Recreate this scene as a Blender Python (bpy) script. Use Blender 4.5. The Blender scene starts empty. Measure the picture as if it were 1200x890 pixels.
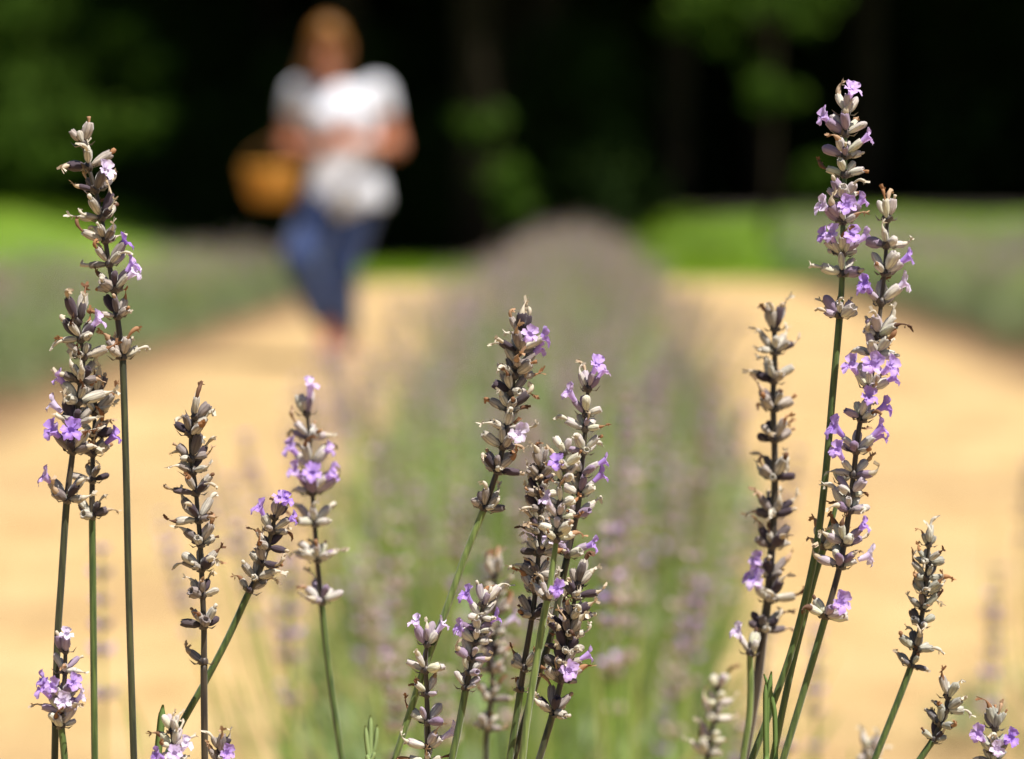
import bpy, bmesh, math, random
import numpy as np
from mathutils import Vector, Matrix, Quaternion

random.seed(7)
rng = np.random.default_rng(7)
R = math.radians
scene = bpy.context.scene
C = scene.collection

# ------------------------------------------------------------------ camera
CAM_H = 0.74
LENS = 85.0
FPX = LENS / 36.0 * 1200.0            # focal length in photograph pixels
YAW, PITCH = R(1.62), R(4.24)
FOCUS = 0.86
cam = bpy.data.cameras.new('camera')
cam.lens = LENS
cam.sensor_width = 36.0
cam.clip_start = 0.02
cam.clip_end = 3000.0
cam.dof.use_dof = True
cam.dof.focus_distance = FOCUS
cam.dof.aperture_fstop = 6.1
camo = bpy.data.objects.new('camera', cam)
C.objects.link(camo)
camo.location = (0, 0, CAM_H)
CROT = Matrix.Rotation(YAW, 3, 'Z') @ Matrix.Rotation(math.pi / 2 - PITCH, 3, 'X')
camo.rotation_euler = CROT.to_euler()
scene.camera = camo
CAM_RIGHT = CROT @ Vector((1, 0, 0))
CAM_BACK = CROT @ Vector((0, 0, 1))

def at(px, py, d):
    """photograph pixel + depth along the optical axis -> point"""
    return Vector((0, 0, CAM_H)) + CROT @ Vector(((px - 600) / FPX * d, -(py - 445) / FPX * d, -d))

# ------------------------------------------------------------------ world, sun, exposure
SUN_EL, SUN_AZ = R(66), R(132)        # azimuth clockwise from +Y (away from the camera)
world = bpy.data.worlds.new('World')
scene.world = world
world.use_nodes = True
wn = world.node_tree
sky = wn.nodes.new('ShaderNodeTexSky')
sky.sky_type = 'NISHITA'
sky.sun_disc = False
sky.sun_elevation = SUN_EL
sky.sun_rotation = SUN_AZ
wn.links.new(sky.outputs[0], wn.nodes['Background'].inputs[0])
wn.nodes['Background'].inputs[1].default_value = 0.05
sun = bpy.data.lights.new('sun', 'SUN')
sun.energy = 5.0
sun.angle = R(0.5)
sun.color = (1.0, 0.955, 0.88)
suno = bpy.data.objects.new('sun', sun)
C.objects.link(suno)
sdir = Vector((math.cos(SUN_EL) * math.sin(SUN_AZ), math.cos(SUN_EL) * math.cos(SUN_AZ), math.sin(SUN_EL)))
suno.rotation_euler = sdir.to_track_quat('Z', 'Y').to_euler()
suno.location = (3, 2, 20)
scene.view_settings.view_transform = 'Standard'
scene.view_settings.look = 'None'
scene.view_settings.gamma = 1.0
scene.view_settings.use_curve_mapping = False
scene.view_settings.exposure = 0.80
scene.render.engine = 'CYCLES'
scene.cycles.use_denoising = True
scene.cycles.max_bounces = 8
scene.cycles.transparent_max_bounces = 8

# ------------------------------------------------------------------ materials
def mat(name, build):
    m = bpy.data.materials.new(name)
    m.use_nodes = True
    nt = m.node_tree
    b = nt.nodes['Principled BSDF']
    build(nt, b)
    return m

def N(nt, t, **kw):
    n = nt.nodes.new(t)
    for k, v in kw.items():
        setattr(n, k, v)
    return n

def ramp(nt, fac, stops):
    r = N(nt, 'ShaderNodeValToRGB')
    cr = r.color_ramp
    while len(cr.elements) < len(stops):
        cr.elements.new(0.5)
    for e, (p, c) in zip(cr.elements, stops):
        e.position = p
        e.color = (*c, 1)
    nt.links.new(fac, r.inputs[0])
    return r.outputs[0]

def noise(nt, scale, detail=3, coord='Object', rough=0.55):
    tc = N(nt, 'ShaderNodeTexCoord')
    n = N(nt, 'ShaderNodeTexNoise')
    n.inputs['Scale'].default_value = scale
    n.inputs['Detail'].default_value = detail
    n.inputs['Roughness'].default_value = rough
    nt.links.new(tc.outputs[coord], n.inputs['Vector'])
    return n.outputs['Fac']

def mixc(nt, fac, a, b, mode='MIX'):
    m = N(nt, 'ShaderNodeMix', data_type='RGBA', blend_type=mode)
    for sock, v in ((m.inputs[0], fac), (m.inputs[6], a), (m.inputs[7], b)):
        if isinstance(v, (int, float)):
            sock.default_value = v
        elif isinstance(v, tuple):
            sock.default_value = (*v, 1)
        else:
            nt.links.new(v, sock)
    return m.outputs[2]

def bump(nt, b, h, dist, strength=0.6):
    n = N(nt, 'ShaderNodeBump')
    n.inputs['Strength'].default_value = strength
    n.inputs['Distance'].default_value = dist
    nt.links.new(h, n.inputs['Height'])
    nt.links.new(n.outputs[0], b.inputs['Normal'])

def translucent(nt, b, col, amount):
    """thin petals and leaves let light through"""
    t = N(nt, 'ShaderNodeBsdfTranslucent')
    if isinstance(col, tuple):
        t.inputs[0].default_value = (*col, 1)
    else:
        nt.links.new(col, t.inputs[0])
    mx = N(nt, 'ShaderNodeMixShader')
    mx.inputs[0].default_value = amount
    out = nt.nodes['Material Output']
    nt.links.new(b.outputs[0], mx.inputs[1])
    nt.links.new(t.outputs[0], mx.inputs[2])
    nt.links.new(mx.outputs[0], out.inputs['Surface'])

def m_calyx(name, stops, rib, vs=0.5):
    def f(nt, b):
        oi = N(nt, 'ShaderNodeObjectInfo')
        base = ramp(nt, oi.outputs['Random'], stops)  # random pale and near-black tones also stand in for lit and shaded calyxes
        tc = N(nt, 'ShaderNodeTexCoord')
        # seven veins run along the tube (local Z)
        gr = N(nt, 'ShaderNodeTexGradient', gradient_type='RADIAL')
        nt.links.new(tc.outputs['Object'], gr.inputs['Vector'])
        m1 = N(nt, 'ShaderNodeMath', operation='MULTIPLY')
        m1.inputs[1].default_value = 2 * math.pi * 7
        nt.links.new(gr.outputs['Fac'], m1.inputs[0])
        m2 = N(nt, 'ShaderNodeMath', operation='COSINE')
        nt.links.new(m1.outputs[0], m2.inputs[0])
        vein = ramp(nt, m2.outputs[0], [(0.05, (0, 0, 0)), (0.75, (1, 1, 1))])
        mp = N(nt, 'ShaderNodeMapping')
        mp.inputs['Scale'].default_value = (1500, 1500, 420)
        nt.links.new(tc.outputs['Object'], mp.inputs['Vector'])
        n = N(nt, 'ShaderNodeTexNoise')
        n.inputs['Scale'].default_value = 1.0
        n.inputs['Detail'].default_value = 3
        nt.links.new(mp.outputs[0], n.inputs['Vector'])
        streak = ramp(nt, n.outputs['Fac'], [(0.36, (0, 0, 0)), (0.62, (1, 1, 1))])
        sp = N(nt, 'ShaderNodeSeparateXYZ')
        nt.links.new(tc.outputs['Object'], sp.inputs[0])
        mr = N(nt, 'ShaderNodeMapRange')
        mr.inputs[1].default_value = 0.0025
        mr.inputs[2].default_value = 0.0062
        nt.links.new(sp.outputs['Z'], mr.inputs[0])
        lng = mixc(nt, mr.outputs[0], base, mixc(nt, 0.35, base, rib))
        col = mixc(nt, vein, lng, mixc(nt, vs, lng, rib))
        col = mixc(nt, streak, mixc(nt, vs * 0.8, col, rib), col)
        nt.links.new(col, b.inputs['Base Color'])
        b.inputs['Roughness'].default_value = 0.8
        b.inputs['Specular IOR Level'].default_value = 0.3
        b.inputs['Sheen Weight'].default_value = 0.25
        b.inputs['Sheen Roughness'].default_value = 0.4
        bump(nt, b, n.outputs['Fac'], 0.0004, 0.6)
        translucent(nt, b, col, 0.18)
    return mat(name, f)

M = {}
M['calyx_fresh'] = m_calyx('calyx_fresh', [(0.0, (0.70, 0.71, 0.48)), (0.28, (0.74, 0.71, 0.62)), (0.5, (0.46, 0.37, 0.47)), (0.66, (0.24, 0.17, 0.26)), (0.80, (0.74, 0.71, 0.58))], (0.22, 0.14, 0.24), 0.34)
M['calyx_dry'] = m_calyx('calyx_dry', [(0.0, (0.76, 0.70, 0.57)), (0.26, (0.58, 0.50, 0.44)), (0.40, (0.10, 0.07, 0.09)), (0.62, (0.035, 0.026, 0.036)), (0.72, (0.50, 0.43, 0.37)), (0.88, (0.78, 0.73, 0.60))], (0.06, 0.038, 0.05), 0.36)
M['calyx_grey'] = m_calyx('calyx_grey', [(0.0, (0.66, 0.65, 0.51)), (0.35, (0.46, 0.45, 0.38)), (0.6, (0.14, 0.12, 0.14)), (0.85, (0.70, 0.67, 0.55))], (0.09, 0.08, 0.09), 0.38)
M['calyx_cream'] = m_calyx('calyx_cream', [(0.0, (0.77, 0.77, 0.50)), (0.4, (0.74, 0.71, 0.57)), (0.65, (0.52, 0.43, 0.47)), (0.9, (0.79, 0.77, 0.60))], (0.36, 0.29, 0.30), 0.35)

def f(nt, b):
    oi = N(nt, 'ShaderNodeObjectInfo')
    c = ramp(nt, oi.outputs['Random'], [(0.0, (0.08, 0.04, 0.025)), (0.2, (0.42, 0.20, 0.08)), (0.45, (0.66, 0.54, 0.38)), (0.8, (0.74, 0.68, 0.56))])
    c = mixc(nt, noise(nt, 700), c, mixc(nt, 0.5, c, (0.08, 0.03, 0.02)))
    nt.links.new(c, b.inputs['Base Color'])
    b.inputs['Roughness'].default_value = 0.8
    translucent(nt, b, c, 0.2)
M['withered'] = mat('withered_tip', f)

def f(nt, b):
    oi = N(nt, 'ShaderNodeObjectInfo')
    c = ramp(nt, oi.outputs['Random'], [(0.0, (0.42, 0.24, 0.76)), (0.35, (0.56, 0.37, 0.80)), (0.65, (0.70, 0.52, 0.84)), (0.9, (0.84, 0.76, 0.88))])
    c = mixc(nt, ramp(nt, noise(nt, 420), [(0.35, (0, 0, 0)), (0.7, (1, 1, 1))]), c, mixc(nt, 0.4, c, (0.30, 0.12, 0.62)))
    nt.links.new(c, b.inputs['Base Color'])
    b.inputs['Roughness'].default_value = 0.55
    b.inputs['Sheen Weight'].default_value = 0.25
    bump(nt, b, noise(nt, 900), 0.0002, 0.4)
    translucent(nt, b, c, 0.38)
M['petal'] = mat('lilac_petal', f)

def m_stem(name, c1, c2):
    def f(nt, b):
        tc = N(nt, 'ShaderNodeTexCoord')
        mp = N(nt, 'ShaderNodeMapping')
        mp.inputs['Scale'].default_value = (900, 900, 40)
        nt.links.new(tc.outputs['Object'], mp.inputs['Vector'])
        n = N(nt, 'ShaderNodeTexNoise')
        n.inputs['Scale'].default_value = 1.0
        nt.links.new(mp.outputs[0], n.inputs['Vector'])
        c = mixc(nt, ramp(nt, n.outputs['Fac'], [(0.35, (0, 0, 0)), (0.68, (1, 1, 1))]), c1, c2)
        nt.links.new(c, b.inputs['Base Color'])
        b.inputs['Roughness'].default_value = 0.5
        b.inputs['Sheen Weight'].default_value = 0.15
        bump(nt, b, n.outputs['Fac'], 0.0002, 0.4)
    return mat(name, f)
M['stem_green'] = m_stem('stem_green', (0.032, 0.060, 0.010), (0.095, 0.135, 0.026))
M['stem_light'] = m_stem('stem_light', (0.085, 0.125, 0.025), (0.19, 0.245, 0.062))
M['stem_olive'] = m_stem('stem_olive', (0.016, 0.018, 0.007), (0.055, 0.060, 0.018))
M['stem_brown'] = m_stem('stem_brown', (0.018, 0.011, 0.007), (0.055, 0.038, 0.019))
M['node'] = m_stem('flower_node', (0.020, 0.013, 0.013), (0.08, 0.055, 0.04))

def m_leaf(name, stops, tr=0.3, rough=0.55, spec=0.4, vary=None):
    def f(nt, b):
        g = N(nt, 'ShaderNodeNewGeometry')
        c = ramp(nt, g.outputs['Random Per Island'], stops)
        if vary:                                          # plants of a row differ in tint
            oi = N(nt, 'ShaderNodeObjectInfo')
            c = mixc(nt, 1.0, c, ramp(nt, oi.outputs['Random'], vary), 'MULTIPLY')
        nt.links.new(c, b.inputs['Base Color'])
        b.inputs['Roughness'].default_value = rough
        b.inputs['Specular IOR Level'].default_value = spec
        translucent(nt, b, c, tr)
    return mat(name, f)
M['blade'] = m_leaf('young_leaf', [(0.0, (0.09, 0.16, 0.03)), (1.0, (0.20, 0.30, 0.09))], 0.25)
M['blade_pale'] = m_leaf('pale_leaf', [(0.0, (0.26, 0.38, 0.13)), (1.0, (0.40, 0.50, 0.22))], 0.3)
M['lav_leaf'] = m_leaf('lavender_leaf', [(0.0, (0.20, 0.26, 0.12)), (0.5, (0.30, 0.37, 0.20)), (1.0, (0.40, 0.45, 0.29))], 0.28, 0.8, 0.2, [(0.0, (0.7, 0.72, 0.72)), (0.5, (1.0, 0.98, 0.92)), (1.0, (0.82, 0.9, 0.8))])
M['lav_stem'] = m_leaf('lavender_stem', [(0.0, (0.17, 0.28, 0.04)), (0.6, (0.28, 0.41, 0.08)), (1.0, (0.48, 0.47, 0.15))], 0.25, 0.7, 0.2)
M['lav_spike'] = m_leaf('lavender_spike', [(0.0, (0.30, 0.22, 0.23)), (0.5, (0.50, 0.40, 0.40)), (0.8, (0.58, 0.47, 0.52)), (1.0, (0.66, 0.58, 0.50))], 0.26, 0.9, 0.2, [(0.0, (0.72, 0.68, 0.72)), (0.4, (1.08, 1.0, 1.06)), (0.7, (0.95, 0.93, 0.86)), (1.0, (1.12, 1.08, 1.0))])
M['lav_flower'] = m_leaf('lavender_bloom', [(0.0, (0.46, 0.30, 0.64)), (1.0, (0.66, 0.50, 0.78))], 0.35)
M['tree_leaf'] = m_leaf('tree_leaf', [(0.0, (0.010, 0.020, 0.005)), (0.6, (0.017, 0.034, 0.007)), (1.0, (0.028, 0.05, 0.010))], 0.10, 0.95, 0.05)  # leaf green darkened, the shade of the woods is put into the colour
M['tree_leaf_light'] = m_leaf('tree_leaf_light', [(0.0, (0.035, 0.075, 0.008)), (0.6, (0.06, 0.12, 0.010)), (1.0, (0.10, 0.16, 0.015))], 0.35, 0.8, 0.15)  # lighter leaf green, sunlight on the boughs is put into the colour
M['grass'] = m_leaf('grass_blade', [(0.0, (0.12, 0.24, 0.006)), (0.6, (0.20, 0.35, 0.010)), (1.0, (0.34, 0.40, 0.02))], 0.35, 0.8, 0.2)
M['straw'] = m_leaf('straw', [(0.0, (0.48, 0.33, 0.15)), (0.6, (0.60, 0.44, 0.21)), (1.0, (0.38, 0.26, 0.13))], 0.1, 0.7)

def f(nt, b):
    n1 = noise(nt, 3.0, 8, rough=0.65)
    n2 = noise(nt, 45.0, 6, rough=0.7)
    n3 = noise(nt, 0.9, 5, rough=0.6)
    n4 = noise(nt, 1.7, 6, rough=0.7)
    c = ramp(nt, n1, [(0.30, (0.40, 0.25, 0.10)), (0.5, (0.56, 0.38, 0.165)), (0.70, (0.66, 0.48, 0.24))])
    c = mixc(nt, ramp(nt, n3, [(0.44, (0, 0, 0)), (0.62, (0.75, 0.75, 0.75))]), c, (0.40, 0.26, 0.12))
    c = mixc(nt, ramp(nt, n4, [(0.56, (0, 0, 0)), (0.70, (0.55, 0.55, 0.55))]), c, (0.30, 0.26, 0.11))
    c = mixc(nt, ramp(nt, n2, [(0.35, (0.4, 0.4, 0.4)), (0.6, (0, 0, 0))]), c, (0.28, 0.17, 0.075))
    # dark soil with the bushes' shade painted in along the plant rows at x = -2.4 and 2.4
    tc = N(nt, 'ShaderNodeTexCoord')
    sp = N(nt, 'ShaderNodeSeparateXYZ')
    nt.links.new(tc.outputs['Object'], sp.inputs[0])
    ab = N(nt, 'ShaderNodeMath', operation='ABSOLUTE')
    nt.links.new(sp.outputs['X'], ab.inputs[0])
    ad = N(nt, 'ShaderNodeMath', operation='MULTIPLY_ADD')
    nt.links.new(n1, ad.inputs[0])
    ad.inputs[1].default_value = 0.5
    nt.links.new(ab.outputs[0], ad.inputs[2])
    mr = N(nt, 'ShaderNodeMapRange')
    mr.inputs[1].default_value = 1.88
    mr.inputs[2].default_value = 2.22
    nt.links.new(ad.outputs[0], mr.inputs[0])
    c = mixc(nt, mr.outputs[0], c, mixc(nt, n2, (0.12, 0.065, 0.03), (0.24, 0.14, 0.065)))
    nt.links.new(c, b.inputs['Base Color'])
    b.inputs['Roughness'].default_value = 0.95
    bump(nt, b, n2, 0.02, 0.7)
M['sand'] = mat('sandy_soil', f)

def f(nt, b):
    n1 = noise(nt, 0.8, 6, rough=0.65)
    n2 = noise(nt, 30.0, 4)
    c = ramp(nt, n1, [(0.3, (0.09, 0.18, 0.008)), (0.5, (0.15, 0.27, 0.010)), (0.75, (0.25, 0.31, 0.02))])
    c = mixc(nt, n2, c, mixc(nt, 0.6, c, (0.04, 0.06, 0.01)))
    nt.links.new(c, b.inputs['Base Color'])
    b.inputs['Roughness'].default_value = 0.95
    bump(nt, b, n2, 0.03, 0.8)
M['turf'] = mat('turf', f)

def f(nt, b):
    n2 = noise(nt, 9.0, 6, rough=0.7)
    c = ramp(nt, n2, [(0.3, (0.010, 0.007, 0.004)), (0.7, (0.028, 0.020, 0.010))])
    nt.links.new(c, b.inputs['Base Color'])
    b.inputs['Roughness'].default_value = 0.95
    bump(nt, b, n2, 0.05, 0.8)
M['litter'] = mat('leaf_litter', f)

def f(nt, b):
    tc = N(nt, 'ShaderNodeTexCoord')
    mp = N(nt, 'ShaderNodeMapping')
    mp.inputs['Scale'].default_value = (9, 9, 1.2)
    nt.links.new(tc.outputs['Object'], mp.inputs['Vector'])
    n = N(nt, 'ShaderNodeTexNoise')
    n.inputs['Scale'].default_value = 2.0
    n.inputs['Detail'].default_value = 6
    nt.links.new(mp.outputs[0], n.inputs['Vector'])
    c = ramp(nt, n.outputs['Fac'], [(0.3, (0.012, 0.009, 0.006)), (0.7, (0.04, 0.03, 0.02))])
    nt.links.new(c, b.inputs['Base Color'])
    b.inputs['Roughness'].default_value = 0.95
    b.inputs['Specular IOR Level'].default_value = 0.05
    bump(nt, b, n.outputs['Fac'], 0.03, 0.8)
M['bark'] = mat('bark', f)

def plain(name, c1, c2, scale, rough, bd=0.0, sheen=0.0, sss=0.0):
    def f(nt, b):
        n = noise(nt, scale, 5)
        c = ramp(nt, n, [(0.3, c1), (0.7, c2)])
        nt.links.new(c, b.inputs['Base Color'])
        b.inputs['Roughness'].default_value = rough
        b.inputs['Sheen Weight'].default_value = sheen
        if sss:
            b.inputs['Subsurface Weight'].default_value = sss
            b.inputs['Subsurface Radius'].default_value = (0.012, 0.005, 0.003)
            b.inputs['Subsurface Scale'].default_value = 1.0
        if bd:
            bump(nt, b, n, bd, 0.6)
    return mat(name, f)
M['skin'] = plain('skin', (0.42, 0.155, 0.085), (0.50, 0.205, 0.115), 30, 0.5)
M['hair'] = plain('hair', (0.15, 0.055, 0.007), (0.32, 0.135, 0.014), 60, 0.45, 0.004)
M['shirt'] = plain('white_cotton', (0.58, 0.59, 0.66), (0.68, 0.69, 0.75), 25, 0.85, 0.01, 0.2)
M['denim'] = plain('denim', (0.004, 0.015, 0.065), (0.016, 0.045, 0.16), 22, 0.85, 0.006, 0.2)
M['shoe'] = plain('shoe', (0.30, 0.20, 0.16), (0.40, 0.28, 0.22), 30, 0.7)
M['eye'] = plain('eye', (0.03, 0.02, 0.015), (0.05, 0.03, 0.02), 50, 0.2)
M['lip'] = plain('lip', (0.42, 0.12, 0.10), (0.46, 0.15, 0.12), 50, 0.4)
M['withy'] = plain('dark_withy', (0.13, 0.06, 0.012), (0.24, 0.115, 0.025), 60, 0.6)
M['wicker'] = plain('wicker', (0.52, 0.21, 0.018), (0.74, 0.35, 0.035), 60, 0.6, 0.004)

# ------------------------------------------------------------------ mesh helpers
def mesh_np(name, V, F, mats, mi=None, smooth=False):
    """V (n,3), F (m,k) all k-gons alike"""
    V = np.asarray(V, dtype=np.float32).reshape(-1, 3)
    F = np.asarray(F, dtype=np.int32)
    k = F.shape[1]
    me = bpy.data.meshes.new(name)
    me.vertices.add(len(V))
    me.vertices.foreach_set('co', V.ravel())
    me.loops.add(F.size)
    me.loops.foreach_set('vertex_index', F.ravel())
    me.polygons.add(len(F))
    me.polygons.foreach_set('loop_start', np.arange(0, F.size, k, dtype=np.int32))
    for m in mats:
        me.materials.append(m)
    if mi is not None:
        me.polygons.foreach_set('material_index', np.asarray(mi, dtype=np.int32))
    if smooth:
        me.polygons.foreach_set('use_smooth', np.ones(len(F), dtype=bool))
    me.update(calc_edges=True)
    me.validate()
    return me

class MB:
    """collects vertices and faces of one mesh"""
    def __init__(self):
        self.v, self.f, self.m = [], [], []
    def add(self, V, F, mi=0):
        o = len(self.v)
        self.v += [tuple(p) for p in V]
        for q in F:
            self.f.append(tuple(o + i for i in q))
            self.m.append(mi)
    def mesh(self, name, mats, smooth=True):
        me = bpy.data.meshes.new(name)
        me.from_pydata(self.v, [], self.f)
        for m in mats:
            me.materials.append(m)
        me.polygons.foreach_set('material_index', self.m)
        if smooth:
            me.polygons.foreach_set('use_smooth', [True] * len(self.f))
        me.update()
        return me

def frame(t, hint=Vector((0, 0, 1))):
    t = t.normalized()
    x = hint.cross(t)
    if x.length < 1e-4:
        x = Vector((1, 0, 0)).cross(t)
    x.normalize()
    return x, t.cross(x)

def tube(mb, pts, rad, seg=8, mi=0, caps=True, square=0.0, hint=Vector((0, 1, 0.2))):
    """swept tube; square > 0 gives the four-sided stem of lavender"""
    n = len(pts)
    V, F = [], []
    for i, p in enumerate(pts):
        t = (pts[min(i + 1, n - 1)] - pts[max(i - 1, 0)])
        x, y = frame(t, hint)
        r = rad[i] if hasattr(rad, '__len__') else rad
        for k in range(seg):
            a = 2 * math.pi * k / seg
            rr = r * (1 + square * math.cos(4 * a))
            V.append(p + x * (rr * math.cos(a)) + y * (rr * math.sin(a)))
    for i in range(n - 1):
        for k in range(seg):
            k2 = (k + 1) % seg
            F.append((i * seg + k, i * seg + k2, (i + 1) * seg + k2, (i + 1) * seg + k))
    if caps:
        F.append(tuple(range(seg))[::-1])
        F.append(tuple((n - 1) * seg + k for k in range(seg)))
    mb.add(V, F, mi)

def link(name, data, parent=None, mw=None, **props):
    o = bpy.data.objects.new(name, data)
    C.objects.link(o)
    if parent is not None:
        o.parent = parent
    if mw is not None:
        o.matrix_basis = mw
    for k, v in props.items():
        o[k] = v
    return o

def catmull(P, n):
    P = [Vector(p) for p in P]
    Q = [P[0] * 2 - P[1]] + P + [P[-1] * 2 - P[-2]]
    out = []
    for i in range(1, len(Q) - 2):
        a, b, c, d = Q[i - 1], Q[i], Q[i + 1], Q[i + 2]
        for k in range(n):
            t = k / n
            out.append(0.5 * ((2 * b) + (c - a) * t + (2 * a - 5 * b + 4 * c - d) * t * t + (3 * b - a - 3 * c + d) * t ** 3))
    out.append(P[-1])
    return out

# ------------------------------------------------------------------ ground
def ground_z(x, y):
    """flat field; a low bank rises behind it, except in the hollow where the woods come forward"""
    x, y = np.asarray(x, float), np.asarray(y, float)
    ss = lambda t: np.clip(t, 0, 1) ** 2 * (3 - 2 * np.clip(t, 0, 1))
    right = ss((x + 0.2) / 1.6) * ss((y - 25.5) / 7.5) * 0.62
    left = ss((-4.4 - x) / 1.4) * ss((y - 20.0) / 5.5) * 0.62
    far = ss((y - 34) / 10.0) * 0.62
    return np.maximum(np.maximum(right, left), far)

def sheet(name, x0, x1, y0, y1, nx, ny, lift, m, edge=0.0):
    xs, ys = np.linspace(x0, x1, nx), np.linspace(y0, y1, ny)
    X, Y = np.meshgrid(xs, ys)
    if edge:
        w = np.sin(X * 1.7) * 0.5 + np.sin(X * 4.1 + 1) * 0.3 + np.sin(X * 9.3) * 0.2
        Y[-1] += w[-1] * edge
    Z = ground_z(X, Y) + lift
    V = np.stack([X, Y, Z], -1).reshape(-1, 3)
    i = np.arange((ny - 1) * (nx - 1))
    a = (i // (nx - 1)) * nx + i % (nx - 1)
    F = np.stack([a, a + 1, a + nx + 1, a + nx], 1)
    o = link(name, mesh_np(name, V, F, [m], smooth=True), kind='structure')
    return o
# one sheet to the horizon (fine grid where the bank rises)
xs = np.concatenate([np.linspace(-1500, -40, 8), np.linspace(-36, 36, 37), np.linspace(40, 1500, 8)])
ys = np.concatenate([np.linspace(-300, 20, 10), np.linspace(21, 36, 31), np.linspace(40, 2500, 10)])
X, Y = np.meshgrid(xs, ys)
V = np.stack([X, Y, ground_z(X, Y)], -1).reshape(-1, 3)
nx, ny = len(xs), len(ys)
i = np.arange((ny - 1) * (nx - 1))
a = (i // (nx - 1)) * nx + i % (nx - 1)
link('ground', mesh_np('ground', V, np.stack([a, a + 1, a + nx + 1, a + nx], 1), [M['turf']], smooth=True), kind='structure')
sheet('field_soil', -16, 16, -4, 22.0, 160, 60, 0.004, M['sand'], edge=0.5)
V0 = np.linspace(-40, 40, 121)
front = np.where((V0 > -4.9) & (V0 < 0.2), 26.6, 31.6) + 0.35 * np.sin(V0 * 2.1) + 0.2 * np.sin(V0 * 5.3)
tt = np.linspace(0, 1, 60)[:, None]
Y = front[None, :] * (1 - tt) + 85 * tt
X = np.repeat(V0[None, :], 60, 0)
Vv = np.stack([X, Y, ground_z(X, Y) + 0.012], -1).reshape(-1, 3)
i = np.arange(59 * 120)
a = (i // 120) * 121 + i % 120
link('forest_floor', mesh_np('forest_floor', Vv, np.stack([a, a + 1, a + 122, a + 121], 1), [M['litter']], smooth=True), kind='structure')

def blades(n, xr, yr, hgt, wid, lean, seed, keep=None):
    g = np.random.default_rng(seed)
    x, y = g.uniform(*xr, n), g.uniform(*yr, n)
    if keep is not None:
        k = keep(x, y)
        x, y = x[k], y[k]
        n = len(x)
    z = ground_z(x, y) + 0.002
    h = hgt * g.uniform(0.5, 1.3, n)
    a = g.uniform(0, 2 * np.pi, n)
    w = wid * g.uniform(0.6, 1.3, n)
    b = g.uniform(0, 2 * np.pi, n)
    l = lean * g.uniform(0.2 if lean < 1 else 0.93, 1.0, n)
    base = np.stack([x, y, z], 1)
    sx = np.stack([np.cos(a) * w / 2, np.sin(a) * w / 2, 0 * a], 1)
    tip = base + np.stack([np.cos(b) * h * l, np.sin(b) * h * l, h * np.sqrt(np.maximum(0.004, 1 - l * l))], 1)
    V = np.stack([base - sx, base + sx, tip], 1).reshape(-1, 3)
    return V, np.arange(3 * n).reshape(-1, 3)
V, F = blades(90000, (-16, 16), (21.6, 32.5), 0.09, 0.014, 0.6, 3, lambda x, y: y < np.where((x > -4.9) & (x < 0.2), 26.4, 31.4) + 0.35 * np.sin(x * 2.1))
link('grass', mesh_np('grass', V, F, [M['grass']]), kind='stuff', label='bright green grass on the bank beyond the sandy field', category='grass')
V, F = blades(26000, (-3.2, 3.2), (1.2, 22), 0.075, 0.006, 1.0, 4)
link('straw', mesh_np('straw', V, F, [M['straw']]), kind='stuff', label='dry straw scattered over the sandy paths', category='straw')

# ------------------------------------------------------------------ lavender bushes of the rows
def rot_leafs(base, d, L, W, g):
    """pointed quads from base along unit d"""
    n = len(base)
    r = g.normal(size=(n, 3))
    s = np.cross(d, r)
    s /= np.linalg.norm(s, axis=1, keepdims=True) + 1e-9
    L = L[:, None]
    W = W[:, None]
    mid = base + d * L * 0.5
    V = np.stack([base, mid + s * W / 2, base + d * L, mid - s * W / 2], 1).reshape(-1, 3)
    return V, np.arange(4 * n).reshape(-1, 4)

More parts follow.
